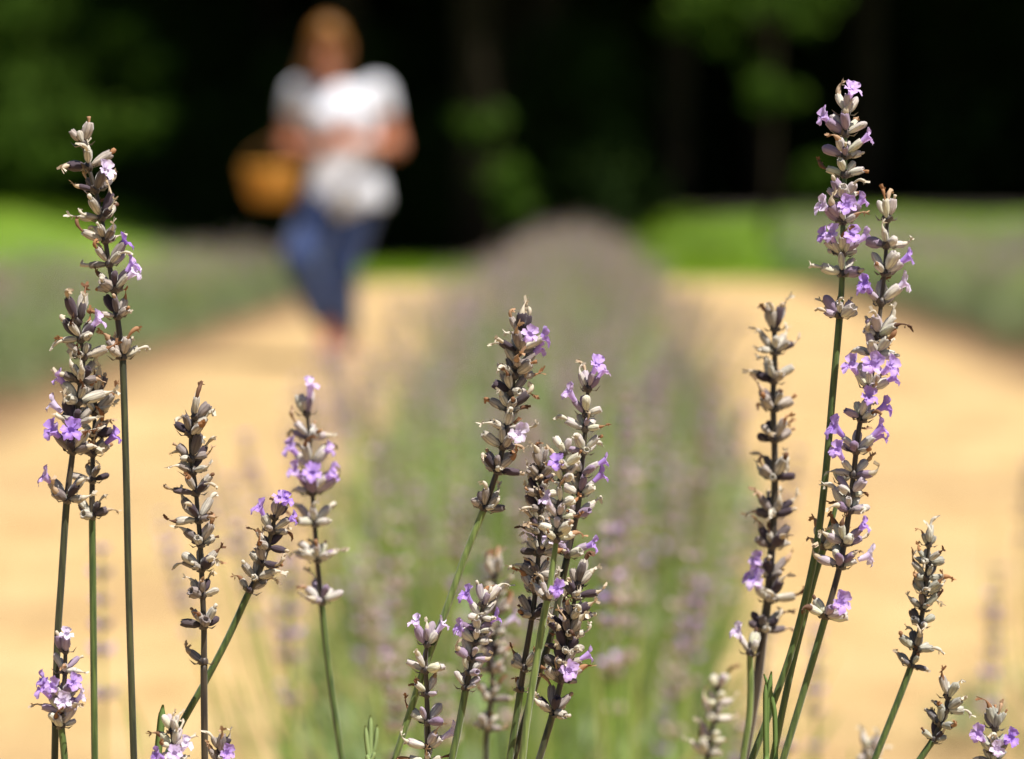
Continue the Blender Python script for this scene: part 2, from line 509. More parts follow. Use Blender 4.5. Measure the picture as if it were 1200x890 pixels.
def bush_meshes(seed, nst, rad=0.43, hgt=0.58, nleaf=3400, fh=0.36, fat=1.0, drop=0.28, pb=0.30, bare=0):
    g = np.random.default_rng(seed)
    # foliage: narrow grey-green leaves through a mound
    n = nleaf
    a = g.uniform(0, 2 * np.pi, n)
    r = rad * 0.92 * np.sqrt(g.uniform(0, 1, n))
    top = fh * np.sqrt(np.maximum(0.05, 1 - (r / rad) ** 2)) * g.uniform(0.85, 1.15, n)
    z = top * g.uniform(0.05, 1, n) ** 0.6
    base = np.stack([r * np.cos(a), r * np.sin(a), z], 1)
    d = np.stack([np.cos(a) * 0.6, np.sin(a) * 0.6, np.ones(n)], 1) + g.normal(size=(n, 3)) * 0.45
    d /= np.linalg.norm(d, axis=1, keepdims=True)
    V, F = rot_leafs(base, d, g.uniform(0.035, 0.075, n), g.uniform(0.006, 0.012, n), g)
    fol = mesh_np('bush_foliage', V, F, [M['lav_leaf']])
    # stems with spikes
    mb_v, mb_f, mb_m = [], [], []
    def put(V, F, mi):
        o = len(mb_v)
        mb_v.extend(V)
        for q in F:
            mb_f.append([o + q[0], o + q[1], o + q[2], o + (q[3] if len(q) > 3 else q[2])])
            mb_m.append(mi)
    spk = MB()
    for s in range(nst + bare):
        a = g.uniform(0, 2 * math.pi)
        rr = math.sqrt(g.uniform(0, 1))
        tip_r = rad * 1.12 * rr
        hz = hgt * (1.0 - drop * rr * rr) * (g.uniform(0.86, 1.08) if s < nst else g.uniform(0.45, 0.85))
        p0 = Vector((math.cos(a) * tip_r * 0.35, math.sin(a) * tip_r * 0.35, 0.10))
        p2 = Vector((math.cos(a) * tip_r, math.sin(a) * tip_r, hz))
        p1 = p0.lerp(p2, 0.55) + Vector((math.cos(a), math.sin(a), 0)) * 0.03
        pts = catmull([p0, p1, p2], 2)
        tube(spk, pts, [0.0021, 0.002, 0.0018, 0.0016, 0.0012], 3, 0, False)
        if s >= nst:                                     # leafy shoot without a flower head
            continue
        ax = (pts[-1] - pts[-2]).normalized()
        x, y = frame(ax)
        ln = g.uniform(0.05, 0.085)
        nw = 6
        bloom = g.uniform() < 0.45
        for w in range(nw):
            c = p2 - ax * (ln * (1 - w / (nw - 1)))
            R0 = fat * 0.0085 * (1 - 0.35 * w / nw) * g.uniform(0.8, 1.2)
            if w == 0:
                c = c - ax * 0.012
            nl = 5
            ph = g.uniform(0, 6.28)
            for k in range(nl):
                b = ph + 2 * math.pi * k / nl
                o = x * math.cos(b) + y * math.sin(b)
                dd = (o * 0.8 + ax * 0.7).normalized()
                b0 = c + o * 0.001
                b1 = b0 + dd * R0 * 1.15
                sx, sy = frame(dd)
                h = R0 * 0.34
                md = b0 + dd * R0 * 0.6
                spk.add([b0, md + sx * h, md - sx * h * 0.5 + sy * h * 0.87, md - sx * h * 0.5 - sy * h * 0.87, b1],
                        [(0, 2, 1), (0, 3, 2), (0, 1, 3), (4, 1, 2), (4, 2, 3), (4, 3, 1)],
                        2 if (bloom and g.uniform() < pb) else 1)
    st = spk.mesh('bush_flower_stems', [M['lav_stem'], M['lav_spike'], M['lav_flower']], smooth=False)
    return fol, st
BUSH = [bush_meshes(100 + k, 95) for k in range(4)]
SMALL = [bush_meshes(200 + k, 46, rad=0.31, hgt=0.60, nleaf=1500, fh=0.30, fat=1.2, drop=0.14, pb=0.2, bare=90) for k in range(3)]
STRAY = [bush_meshes(240 + k, 5, rad=0.16, hgt=0.52, nleaf=160, fh=0.12, fat=1.2, drop=0.2, pb=0.3, bare=6) for k in range(2)]
SPARSE = [bush_meshes(230, 22, rad=0.24, hgt=0.60, nleaf=500, fh=0.2, fat=1.2, drop=0.14, pb=0.25, bare=40)]

def bush(x, y, label, group, kind=BUSH, sc=1.0):
    e = link('lavender_bush', None, label=label, category='bush', group=group)
    e.location = (x, y, float(ground_z(x, y)) - 0.005)
    e.rotation_euler = (0, 0, random.uniform(0, 6.28))
    s = sc * random.uniform(0.88, 1.08)
    e.scale = (s * random.uniform(0.92, 1.1), s * random.uniform(0.92, 1.1), s)
    fo, st = random.choice(kind)
    link('foliage', fo, e, kind='stuff')
    link('flower_stems', st, e, kind='stuff')
    return e

bush(-0.03, 1.5, 'sparse young lavender bush right behind the plant in focus', 'sparse lavender bushes', SPARSE)
for x, yy in ((0.27, 1.62), (0.52, 2.3), (-0.33, 1.6), (0.62, 3.2)):
    bush(x, yy, 'thin stray lavender seedling with a few pale spikes at the edge of the path', 'stray lavender seedlings', STRAY, 1.0)
y = 2.05
k = 0
while y < 19.5:
    near = y < 3.8
    bush(-0.06 + random.uniform(-0.04, 0.04), y, 'mauve flowering lavender bush in the middle row between the two sandy paths', 'lavender bushes of the middle row', SMALL if near else BUSH, 1.0 if near else min(1.0, 0.84 + 0.03 * y))
    y += 0.62 if near else 0.74
    k += 1
for sx, side in ((-1, 'behind the path where the person walks'), (1, 'across the path from the middle row, opposite the person')):
    for ri, (xc, y0, y1) in enumerate(((2.42, 3.6, 18.0), (4.75, 8.5, 15.8)) if sx < 0 else ((2.42, 3.6, 26.5), (4.75, 8.5, 26.5), (7.1, 14.0, 26.0))):
        yy = y0
        nm = ('first', 'second', 'third')[ri]
        while yy < y1:
            if sx < 0:
                lab = 'grey-green lavender bush in the %s row beyond the path where the person walks' % nm
            else:
                lab = 'grey-green lavender bush in the %s row beyond the empty sandy path' % nm
            shr = 1.0 if sx > 0 else 0.97 - 0.016 * max(0, yy - 7)
            bush(sx * xc + random.uniform(-0.05, 0.05) + 0.06, yy, lab, 'lavender bushes of the %s row %s' % (nm, 'on the walked side' if sx < 0 else 'on the empty side'), BUSH, shr)
            yy += 0.74

# ------------------------------------------------------------------ trees and woods
def leaf_cloud(clumps, size, seed, flat=0.0):
    g = np.random.default_rng(seed)
    Vs, o = [], 0
    for (c, r, n) in clumps:
        u = g.normal(size=(n, 3))
        u /= np.linalg.norm(u, axis=1, keepdims=True)
        rad = g.uniform(0, 1, n) ** 0.45
        p = np.array(c) + u * rad[:, None] * np.array(r)
        d = g.normal(size=(n, 3))
        d[:, 2] -= 0.3
        d /= np.linalg.norm(d, axis=1, keepdims=True)
        V, F = rot_leafs(p, d, size * g.uniform(0.7, 1.3, n), size * 0.62 * g.uniform(0.7, 1.3, n), g)
        Vs.append(V)
    V = np.concatenate(Vs)
    return V, np.arange(len(V)).reshape(-1, 4)

def woody(trunk_pts, trunk_r, limbs):
    mb = MB()
    tube(mb, catmull(trunk_pts, 4), list(np.linspace(trunk_r * 1.25, trunk_r * 0.45, (len(trunk_pts) - 1) * 4 + 1)), 9)
    for pts, r in limbs:
        q = catmull(pts, 3)
        tube(mb, q, list(np.linspace(r, r * 0.25, len(q))), 6)
    return mb.mesh('trunk', [M['bark']])

def tree_meshes(seed, H=12.0, low=4.2, rad=3.4, nleaf=9000, size=0.24, leafm='tree_leaf'):
    rr = random.Random(seed)
    tp = [Vector((0, 0, -0.1)), Vector((rr.uniform(-.2, .2), rr.uniform(-.2, .2), H * 0.3)), Vector((rr.uniform(-.4, .4), rr.uniform(-.4, .4), H * 0.62)), Vector((rr.uniform(-.5, .5), rr.uniform(-.5, .5), H * 0.92))]
    clumps, limbs = [], []
    nc = 26
    for k in range(nc):
        a = k * 2.39996
        t = (k + 0.5) / nc
        z = low + (H - low) * t
        w = rad * math.sin(math.pi * min(1, (0.18 + 0.82 * t))) ** 0.6 * rr.uniform(0.55, 1.0)
        c = Vector((math.cos(a) * w, math.sin(a) * w, z + rr.uniform(-.4, .4)))
        cr = rr.uniform(0.9, 1.5)
        clumps.append((c, (cr * 1.2, cr * 1.2, cr * 0.75), nleaf // nc))
        s = Vector((0, 0, max(1.6, c.z - 1.6)))
        limbs.append(([s, s.lerp(c, 0.5) + Vector((0, 0, 0.15)), c], 0.07))
    V, F = leaf_cloud(clumps, size, seed)
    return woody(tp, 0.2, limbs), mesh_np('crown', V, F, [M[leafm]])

def shrub_meshes(seed, H, rad, nleaf, size, leafm):
    rr = random.Random(seed)
    clumps, limbs = [], []
    for k in range(14):
        a = k * 2.39996
        t = (k + 0.5) / 14
        z = 0.15 + (H - 0.3) * t
        w = rad * (1 - 0.75 * t ** 2) * rr.uniform(0.3, 0.95)
        c = Vector((math.cos(a) * w, math.sin(a) * w, z))
        cr = rr.uniform(0.4, 0.62) * rad
        clumps.append((c, (cr, cr, cr * 0.9), nleaf // 14))
        limbs.append(([Vector((0, 0, -0.05)), c * 0.5 + Vector((0, 0, 0.1)), c], 0.035))
    V, F = leaf_cloud(clumps, size, seed)
    return woody([Vector((0, 0, -0.05)), Vector((0.03, 0, H * 0.25)), Vector((0, 0.05, H * 0.5))], 0.06, limbs), mesh_np('crown', V, F, [M[leafm]])

def plant_thing(name, meshes, x, y, label, group, cat, sc=1.0, rz=None):
    e = link(name, None, label=label, category=cat, group=group)
    e.location = (x, y, float(ground_z(x, y)))
    e.rotation_euler = (0, 0, random.uniform(0, 6.28) if rz is None else rz)
    e.scale = (sc, sc, sc)
    link('trunk', meshes[0], e)
    link('crown', meshes[1], e)
    return e

TREES = [tree_meshes(11, H=13, low=4.9, rad=3.7, nleaf=11000), tree_meshes(12, H=14.5, low=4.7, rad=4.0, nleaf=12000), tree_meshes(13, H=12, low=4.5, rad=3.5, nleaf=10000)]
for row, (yy, n, step) in enumerate(((34.2, 10, 2.9), (37.5, 11, 3.0), (41, 11, 3.3), (45, 12, 3.6), (49, 12, 3.8))):
    for k in range(n):
        x = (k - (n - 1) / 2) * step + random.uniform(-0.7, 0.7)
        plant_thing('forest_tree', random.choice(TREES), x, yy + random.uniform(-1, 1) + (4.0 if x < -4.8 else 0.0), 'tall dark broadleaf tree in the shaded woods behind the field', 'trees of the dark woods', 'tree', random.uniform(0.92, 1.12))
SHR = [shrub_meshes(31, 2.6, 1.35, 3200, 0.15, 'tree_leaf'), shrub_meshes(32, 2.0, 1.25, 2800, 0.15, 'tree_leaf'), shrub_meshes(33, 3.3, 1.5, 4000, 0.16, 'tree_leaf')]
for (x, yy) in ((-2.9, 29.2), (-1.2, 28.4), (-3.2, 32.4), (-0.4, 30.9)):
    plant_thing('forest_tree', random.choice(TREES), x, yy, 'tall dark tree standing forward of the woods behind the walking person', 'trees standing forward of the woods', 'tree', random.uniform(0.95, 1.1))
for (x, yy, v) in ((-4.4, 30.0, 1), (-3.0, 29.6, 0), (-1.5, 29.8, 1), (-0.2, 30.6, 0), (-6.0, 33.5, 2)):
    plant_thing('dark_shrub', SHR[v], x, yy, 'dense dark shrub at the foot of the woods behind the walking person', 'dark shrubs behind the person', 'shrub', random.uniform(0.9, 1.05))
for k in range(24):
    x = -14.5 + k * 1.25 + random.uniform(-.5, .5)
    plant_thing('dark_shrub', SHR[k % 3], x, 38.5 + random.uniform(-2, 2.4), 'dense dark shrub deep under the trees of the woods', 'dark shrubs under the trees', 'shrub', random.uniform(1.2, 1.6))
# the far wood that closes the view
g = np.random.default_rng(5)
n = 75000
p = np.stack([g.uniform(-45, 45, n), g.uniform(54, 60, n), 0.5 + 14 * g.uniform(0, 1, n)], 1)
d = g.normal(size=(n, 3))
d /= np.linalg.norm(d, axis=1, keepdims=True)
V, F = rot_leafs(p, d, g.uniform(0.6, 1.0, n), g.uniform(0.5, 0.8, n), g)
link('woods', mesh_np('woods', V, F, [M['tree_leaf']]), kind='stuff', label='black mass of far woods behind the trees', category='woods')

BR = random.Random(91)
def bough_tree(name, x, y, H, clumps, label, group, leafn=520, size=0.11):
    """small tree whose sunlit boughs reach out of the shade"""
    e = link(name, None, label=label, category='tree', group=group)
    z0 = float(ground_z(x, y))
    e.location = (x, y, z0)
    top = Vector((0.1, 0.1, H))
    limbs, cl = [], []
    for (c, r) in clumps:
        cv = Vector(c) - Vector((x, y, z0))
        s = Vector((0, 0, max(0.4, min(H * 0.85, cv.z - 0.4))))
        limbs.append(([s, s.lerp(cv, 0.55) + Vector((0, 0, 0.18)), cv], 0.045))
        for q in range(7):                               # a bough carries several uneven sprays
            u = Vector((BR.gauss(0, 1), BR.gauss(0, 1), BR.gauss(0, .7)))
            sr = r * BR.uniform(0.22, 0.55)
            cl.append((cv + u * r * 0.48, (sr * 1.25, sr * 1.25, sr * 0.6), int(leafn * 0.16 * max(0.5, r * r * 2.5))))
    link('trunk', woody([Vector((0, 0, -0.1)), Vector((0.05, 0.02, H * 0.4)), top], 0.05, limbs), e)
    V, F = leaf_cloud(cl, size, int(abs(x) * 100) + 1)
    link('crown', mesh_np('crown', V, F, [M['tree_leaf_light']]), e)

def ap(px, py, d):
    return tuple(at(px, py, d))
bough_tree('young_tree', -6.4, 27.9, 3.4, [(ap(20, 60, 26.9), 0.77), (ap(90, 110, 26.5), 0.62), (ap(40, 170, 26.5), 0.73), (ap(140, 60, 27.3), 0.52), (ap(10, 210, 26.9), 0.62), (ap(150, 150, 27.2), 0.44), (ap(-60, 100, 26.9), 0.83), (ap(60, 0, 27.1), 0.73), (ap(180, 90, 27.5), 0.36), (ap(30, 130, 26.1), 0.52), (ap(0, 170, 26.1), 0.52)],
           'leafy young tree with broad sunlit green boughs at the edge of the woods', 'sunlit young trees', 620)
bough_tree('young_tree', 2.2, 28.6, 4.2, [(ap(850, 10, 27), .55), (ap(920, 5, 27), .5), (ap(800, -20, 27.2), .5), (ap(912, 108, 27), .34), (ap(960, 210, 27.3), .25), (ap(880, -60, 27.4), .7)],
           'slender young tree whose few lit boughs hang out of the dark woods', 'sunlit young trees', 520)
bough_tree('young_tree', -1.0, 27.8, 2.3, [(ap(568, 150, 25.2), .26), (ap(590, 205, 25.3), .24), (ap(600, 236, 25.2), .16)],
           'low sapling with two dim green leaf clumps before the dark woods', 'sunlit young trees', 420)

# ------------------------------------------------------------------ pieces of the lavender flower heads (metres)
CL = 0.0060                                       # calyx length

def bend(p, k):
    return Vector((p[0] + k * p[2] * p[2], p[1], p[2]))

def calyx_mesh(seed, cm, form):
    """ribbed tubular calyx along +Z; form: bud, open, hook (withered corolla), cream_tip, stub"""
    rr = random.Random(seed)
    mb = MB()
    seg = 14
    L = CL * rr.uniform(0.82, 1.14)
    W = 0.00133 * rr.uniform(0.84, 1.2)
    kb = rr.uniform(-9, 16)
    prof = [(0.0, .30), (.10, .58), (.28, .86), (.50, 1.0), (.70, 1.02), (.86, .90)]
    if form == 'bud':
        prof += [(.96, .62), (1.03, .22)]
    else:
        prof += [(.97, .80), (1.0, .66), (.90, .50), (.72, .36)]
    V, F = [], []
    ph = rr.uniform(0, 1)
    for j, (t, w) in enumerate(prof):
        for k in range(seg):
            a = 2 * math.pi * k / seg
            rib = 1 + (0.085 if k % 2 else -0.085) * min(1, t * 3)
            wob = 1 + 0.10 * math.sin(2 * a + ph * 6 + t * 3) + rr.uniform(-.05, .05)
            tt = t
            if form != 'bud' and j in (6, 7):
                tt = t + 0.045 * math.sin(5 * a + ph * 9)      # toothed mouth
            V.append(bend((W * w * rib * wob * math.cos(a), W * w * rib * wob * math.sin(a), L * tt), kb))
    for j in range(len(prof) - 1):
        for k in range(seg):
            k2 = (k + 1) % seg
            F.append((j * seg + k, j * seg + k2, (j + 1) * seg + k2, (j + 1) * seg + k))
    F.append(tuple(range(seg))[::-1])
    F.append(tuple((len(prof) - 1) * seg + k for k in range(seg)))
    mb.add(V, F, 0)
    # the one lid lobe of the calyx
    c = bend((0, 0, L * 0.98), kb)
    # withered corolla remains
    if form in ('hook', 'cream_tip', 'stub'):
        n = {'hook': 9, 'cream_tip': 7, 'stub': 5}[form]
        ln = {'hook': rr.uniform(.0034, .0050), 'cream_tip': rr.uniform(.0032, .0045), 'stub': .0017}[form]
        p = bend((0, 0, L * 0.78), kb)
        d = Vector((rr.uniform(-.15, .3), rr.uniform(-.2, .2), 1)).normalized()
        curl = Vector((rr.choice([-1, 1]) * rr.uniform(0.5, 1.0), rr.uniform(-.6, .6), rr.uniform(-.6, .1)))
        pts, rad = [], []
        for q in range(n):
            pts.append(p.copy())
            t = q / (n - 1)
            rad.append(0.00082 * (1.0 + 0.35 * math.sin(t * 5 + seed) - 0.62 * t) * rr.uniform(0.85, 1.15))
            d = (d + curl * (0.5 * t if form != 'stub' else .1)).normalized()
            p = p + d * (ln + L * 0.22) / (n - 1)
        tube(mb, pts, rad, 7, 1, hint=Vector((0.3, 1, 0.1)))
        if form != 'stub':                                 # crumpled shreds at the end
            for q in range(5):
                e = pts[-1 - q % 3]
                u = Vector((rr.uniform(-1, 1), rr.uniform(-1, 1), rr.uniform(-1, 1))).normalized()
                v = u.cross(d).normalized()
                s = rr.uniform(.0007, .0015)
                mb.add([e - v * s * .4, e + v * s * .4, e + (d + u).normalized() * s * 1.3 + v * s * .3, e + (d + u * .8).normalized() * s * 1.5 - v * s * .2], [(0, 1, 2, 3)], 1)
    return mb.mesh('calyx', [cm, M['withered']])

def petal(mb, origin, out, up, ln, wd, curl, rr, mi=0):
    """rounded lobe growing along out, bending towards up"""
    side = out.cross(up).normalized()
    V, F = [], []
    rows, cols = 5, 5
    for j in range(rows):
        t = j / (rows - 1)
        w = wd * (0.42, 0.78, 1.04, 1.0, 0.56)[j] * rr.uniform(.93, 1.07)
        ang = curl * t
        c = origin + out * (ln * t * math.cos(ang * .6)) + up * (ln * t * math.sin(ang * .6))
        for i in range(cols):
            s = (i / (cols - 1) - .5)
            edge = 1.0 - (0.16 * (2 * s) ** 2 if j == rows - 1 else 0)
            V.append(c * 1.0 + side * (w * s) + up * (ln * (.20 * (2 * s) ** 2 - .05) + rr.uniform(-.10, .10) * ln) - out * (ln * (1 - edge)))
    for j in range(rows - 1):
        for i in range(cols - 1):
            q = j * cols + i
            F.append((q, q + 1, q + cols + 1, q + cols))
    mb.add(V, F, mi)

def flower_mesh(seed):
    """lilac two-lipped corolla: a tube that flares into two upper and three lower lobes"""
    rr = random.Random(seed)
    mb = MB()
    z0, z1 = CL * 0.80, CL * rr.uniform(1.35, 1.6)
    kb = rr.uniform(4, 20)
    pts = [bend((0, 0, z0 + (z1 - z0) * t), kb) for t in (0, .3, .6, .85, 1)]
    tube(mb, pts, [.00078, .00086, .00104, .00128, .0015], 10, 0, caps=False)
    ax = (pts[-1] - pts[-2]).normalized()
    x, y = frame(ax, Vector((0, 1, 0)))
    sc = rr.uniform(0.9, 1.15)
    lobes = ((62, .95, .0029, .0032, -0.15), (118, .95, .0029, .0032, -0.15), (205, 0.55, .0024, .0027, -.7), (270, .5, .0028, .0030, -.9), (335, .55, .0024, .0027, -.7))
    for (a, k, ln, wd, curl) in lobes:
        a = R(a + rr.uniform(-9, 9))
        o = x * math.cos(a) + y * math.sin(a)
        out = (o * (1.0 if a > 3 else .75) + ax * (k * (1.0 if a < 3 else .7))).normalized()
        up = (ax - out * ax.dot(out)).normalized()
        petal(mb, pts[-1] + o * .0011 - ax * .0002, out, up, ln * sc * rr.uniform(.85, 1.1), wd * sc * rr.uniform(.85, 1.1), curl + rr.uniform(-.3, .3), rr)
    return mb.mesh('flower', [M['petal']])

FORMS = ['bud', 'open', 'hook', 'hook', 'hook', 'cream_tip', 'cream_tip', 'stub']
CALYX = {}
for ti, tone in enumerate(('fresh', 'dry', 'grey', 'cream')):
    CALYX[tone] = [(fm, calyx_mesh(1000 + ti * 50 + q * 3 + v, M['calyx_' + tone], fm)) for q, fm in enumerate(FORMS) for v in range(2)]
FLOWER = [flower_mesh(2000 + q) for q in range(8)]

def whorl_mesh(seed):
    """node of the spike with its papery bracts"""
    rr = random.Random(seed)
    mb = MB()
    pts = [Vector((0, 0, z)) for z in (-.0016, -.0006, .0004, .0014)]
    tube(mb, pts, [.0009, .0015, .0014, .0009], 9, 0)
    for k in range(4):
        a = k * math.pi / 2 + rr.uniform(-.5, .5)
        o = Vector((math.cos(a), math.sin(a), 0))
        out = (o + Vector((0, 0, rr.uniform(-.1, .5)))).normalized()
        up = (Vector((0, 0, 1)) - out * out.z).normalized()
        side = out.cross(up)
        ln, wd = rr.uniform(.0028, .0046), rr.uniform(.0018, .0028)
        b0 = o * .0010 + Vector((0, 0, -.0008))
        V = [b0 - side * wd * .25, b0 + side * wd * .25, b0 + out * ln * .45 + side * wd * .5 - up * .0003, b0 + out * ln * .45 - side * wd * .5 - up * .0003, b0 + out * ln * .5 - up * .0007, b0 + out * ln + up * ln * rr.uniform(.1, .35)]
        mb.add(V, [(0, 1, 4), (1, 2, 4), (3, 0, 4), (2, 5, 4), (5, 3, 4)], 0)
    return mb.mesh('flower_whorl', [M['node']])
WHORL = [whorl_mesh(3000 + q) for q in range(6)]

def basis(axis):
    """columns: image right, away from the camera, along the stalk"""
    z = axis.normalized()
    y = z * CAM_BACK.dot(z) - CAM_BACK
    y.normalize()
    x = y.cross(z)
    return x, y, z

PLANT_X, PLANT_D = 0.005, 0.93
GROUP = 'lavender stalks of the plant in focus'

def stalk(label, pts, whorls, depth=FOCUS, tone='dry', stem='stem_olive', seed=0, size=1.0, width=1.0, tilt=0.0, brown_top=True, group=GROUP, lean=0.0):
    """pts: photograph pixels of the stem, top first. whorls: (y, count, flower azimuths[, scale]); azimuth 0 = along image right, 90 = to the camera"""
    rr = random.Random(seed)
    px = depth / FPX
    dd = lambda y: depth + lean * (y - pts[0][1]) * px
    wp = [at(x, y, dd(y)) for x, y in pts]
    line = catmull(wp, 6)
    tdir = (line[-1] - line[-2]).normalized()
    # below the frame the stem runs on into the crown of the plant
    end = line[-1]
    root = Vector((PLANT_X + (end.x - PLANT_X) * 0.33 + rr.uniform(-.02, .02), PLANT_D + (end.y - PLANT_D) * 0.4 + rr.uniform(-.03, .03), 0.0))
    span = (root - end).length
    m0, m1 = tdir * span * 1.1, Vector((0, 0, -1)) * span * 0.8
    nn = 14
    for k in range(1, nn + 1):
        t = k / nn
        h00, h10 = 2 * t ** 3 - 3 * t ** 2 + 1, t ** 3 - 2 * t ** 2 + t
        h01, h11 = -2 * t ** 3 + 3 * t ** 2, t ** 3 - t ** 2
        line.append(end * h00 + m0 * h10 + root * h01 + m1 * h11)
    e = link('lavender_stalk', None, label=label, category='lavender stalk', group=group)
    e.location = root
    ey = [-(CROT.transposed() @ (p - Vector((0, 0, CAM_H)))).y / -(CROT.transposed() @ (p - Vector((0, 0, CAM_H)))).z * FPX + 445 for p in line]
    ylow = max(w[0] for w in whorls)
    loc = [p - root for p in line]
    # the stem changes at the lowest whorl: thin dark rachis inside the spike, greener stalk below
    rad = []
    for yv in ey:
        t = min(1, max(0, (yv - pts[0][1]) / max(1, (ylow - pts[0][1]))))
        rad.append(width * (0.00062 + 0.00050 * t) if yv < ylow else width * 0.00118)
    cut = next((k for k, yv in enumerate(ey) if yv > ylow + 3), len(ey) - 2)
    cut = max(2, cut)
    if ylow < 889:
        mb = MB()
        tube(mb, loc[cut - 1:], rad[cut - 1:], 12, 0, square=0.07)
        link('stem', mb.mesh('stem', [M[stem]]), e)
    mb = MB()
    tube(mb, loc[:cut + 1], [r * 0.96 for r in rad[:cut + 1]], 10, 0, square=0.06)
    link('rachis', mb.mesh('rachis', [M['stem_brown' if brown_top else stem]]), e)
    W = sorted(whorls, key=lambda w: w[0])
    for wi, w in enumerate(W):
        yv, cnt, fl = w[0], w[1], w[2]
        sc = (w[3] if len(w) > 3 else 1.0) * size * depth / FOCUS
        k = min(range(len(ey) - 1), key=lambda q: abs(ey[q] - yv))
        j = k if ey[k] <= yv or k == 0 else k - 1
        t = 0 if ey[j + 1] == ey[j] else (yv - ey[j]) / (ey[j + 1] - ey[j])
        c = line[j].lerp(line[j + 1], max(0, min(1, t)))
        ax = (line[max(0, j - 1)] - line[min(len(line) - 1, j + 2)]).normalized()
        x, y, z = basis(ax)
        B = Matrix((x, y, z)).transposed().to_4x4()
        wm = Matrix.Translation(c) @ B
        wo = link('flower_whorl', WHORL[rr.randrange(6)], e, Matrix.Translation(-root) @ wm @ Matrix.Scale(sc, 4))
        top = wi == 0
        ph = rr.uniform(0, 360)
        spots = []
        for q in range(cnt):
            az = ph + 360 * q / cnt + rr.uniform(-16, 16)
            spots.append((az, None))
        for fa in fl:                                    # the nearest calyx of each named flower carries it
            best = min(range(len(spots)), key=lambda q: abs((spots[q][0] - fa + 180) % 360 - 180) + (1000 if spots[q][1] is not None else 0))
            spots[best] = (fa, fa)
        for q, (az, isf) in enumerate(spots):
            lower = q % 2 == 0
            tl = (rr.uniform(12, 34) if top else (rr.uniform(58, 86) if lower else rr.uniform(28, 52))) + tilt
            if isf is not None:
                tl = rr.uniform(38, 58) + tilt if not top else rr.uniform(18, 34)
            a, tl = R(az), R(tl)
            o = Vector((math.cos(a), -math.sin(a), 0))
            d = (o * math.sin(tl) + Vector((0, 0, math.cos(tl)))).normalized()
            # local frame with +Y on the upper side, so that upper lips stand up
            yy = Vector((0, 0, 1)) - d * d.z
            yy.normalize()
            xx = yy.cross(d)
            rot = Matrix((xx, yy, d)).transposed().to_4x4()
            s = rr.uniform(0.74, 1.16)
            ml = Matrix.Translation(o * 0.0010 + Vector((0, 0, 0.0004 + (0.0006 if not lower else -0.0004)))) @ rot
            spin = Matrix.Rotation(rr.uniform(0, 6.28), 4, 'Z')
            cset = CALYX[tone if rr.random() > 0.12 or tone in ('cream',) else ('cream' if tone == 'fresh' else 'dry')]
            if isf is not None:
                form = [m for fm, m in cset if fm == 'open']
            else:
                form = [m for fm, m in cset]
                if tone in ('fresh', 'cream'):
                    form = [m for fm, m in cset if fm in ('bud', 'open', 'stub')] * 2 + [m for fm, m in cset if fm in ('hook', 'cream_tip')]
            link('calyx', rr.choice(form), wo, ml @ spin @ Matrix.Scale(s, 4))
            if isf is not None:
                s2 = rr.uniform(0.9, 1.12)
                link('flower', rr.choice(FLOWER), wo, ml @ Matrix.Rotation(rr.uniform(-.4, .4), 4, 'Z') @ Matrix.Diagonal((s2, s2, s2 * rr.uniform(.92, 1.05), 1)))
    return e


# ------------------------------------------------------------------ the stalks in and near focus
F_ = FOCUS
stalk('tall dark stalk with a loose tiered spike and lilac flowers along one side',
      [(96, 163), (105, 200), (114, 232), (121, 268), (127, 305), (134, 345), (141, 400), (144, 425), (148, 560), (151, 700), (157, 893)],
      [(168, 4, [], .95), (195, 5, []), (222, 5, [50]), (255, 7, []), (281, 6, []), (309, 6, [5], .95), (338, 7, [20, -5]), (370, 6, []), (418, 6, [])],
      F_ + .006, 'dry', 'stem_olive', 1, 1.12)
stalk('crowded spike before the tall dark stalk, white-lilac flower jutting from its lowest tier',
      [(90, 366), (94, 395), (98, 420), (94, 450), (90, 490), (84, 540), (78, 590), (72, 680), (67, 760), (64, 893)],
      [(376, 4, []), (397, 7, [20]), (418, 6, []), (446, 8, []), (470, 6, [185]), (496, 8, [190]), (528, 8, [182, 100, 150]), (585, 7, [178])],
      F_ - .006, 'dry', 'stem_olive', 2, 1.12)
stalk('slim stalk half hidden behind the crowded spike, one white-lilac flower near its middle',
      [(112, 455), (111, 490), (109, 530), (108, 570), (108, 610), (109, 700), (110, 800), (111, 893)],
      [(462, 4, []), (484, 6, []), (510, 7, []), (531, 7, [15]), (562, 4, []), (604, 6, [])],
      F_ + .02, 'dry', 'stem_green', 3, 1.02)
stalk('short plump spike full of open lilac flowers low against the stem of the crowded spike',
      [(77, 752), (76, 790), (74, 820), (72, 852), (74, 870), (76, 893)],
      [(762, 3, [80], .95), (786, 5, []), (816, 7, [60, 175, 120]), (834, 7, [160, 20, 90]), (850, 5, [])],
      F_ - .012, 'fresh', 'stem_green', 4, .98)
stalk('upright bare brown spike of spaced tiers without a single flower, alone on the sandy path',
      [(230, 484), (224, 505), (224, 535), (229, 570), (232, 605), (235, 640), (237, 690), (239, 735), (239, 800), (240, 893)],
      [(488, 3, [], .95), (508, 5, []), (537, 6, []), (552, 5, []), (577, 6, []), (609, 6, []), (637, 6, []), (666, 7, []), (697, 6, []), (733, 8, []), (775, 1, [])],
      F_ + .004, 'dry', 'stem_brown', 5, 1.08)
stalk('short slanting spike on a thin stem that crosses the bare brown stalk',
      [(326, 592), (319, 620), (311, 650), (302, 675), (291, 696), (267, 748), (240, 800), (212, 850), (192, 893)],
      [(606, 4, [60, 110], .95), (622, 5, [15, 160]), (641, 5, []), (659, 5, []), (678, 5, []), (692, 3, [])],
      F_ + .014, 'dry', 'stem_green', 6, .98)
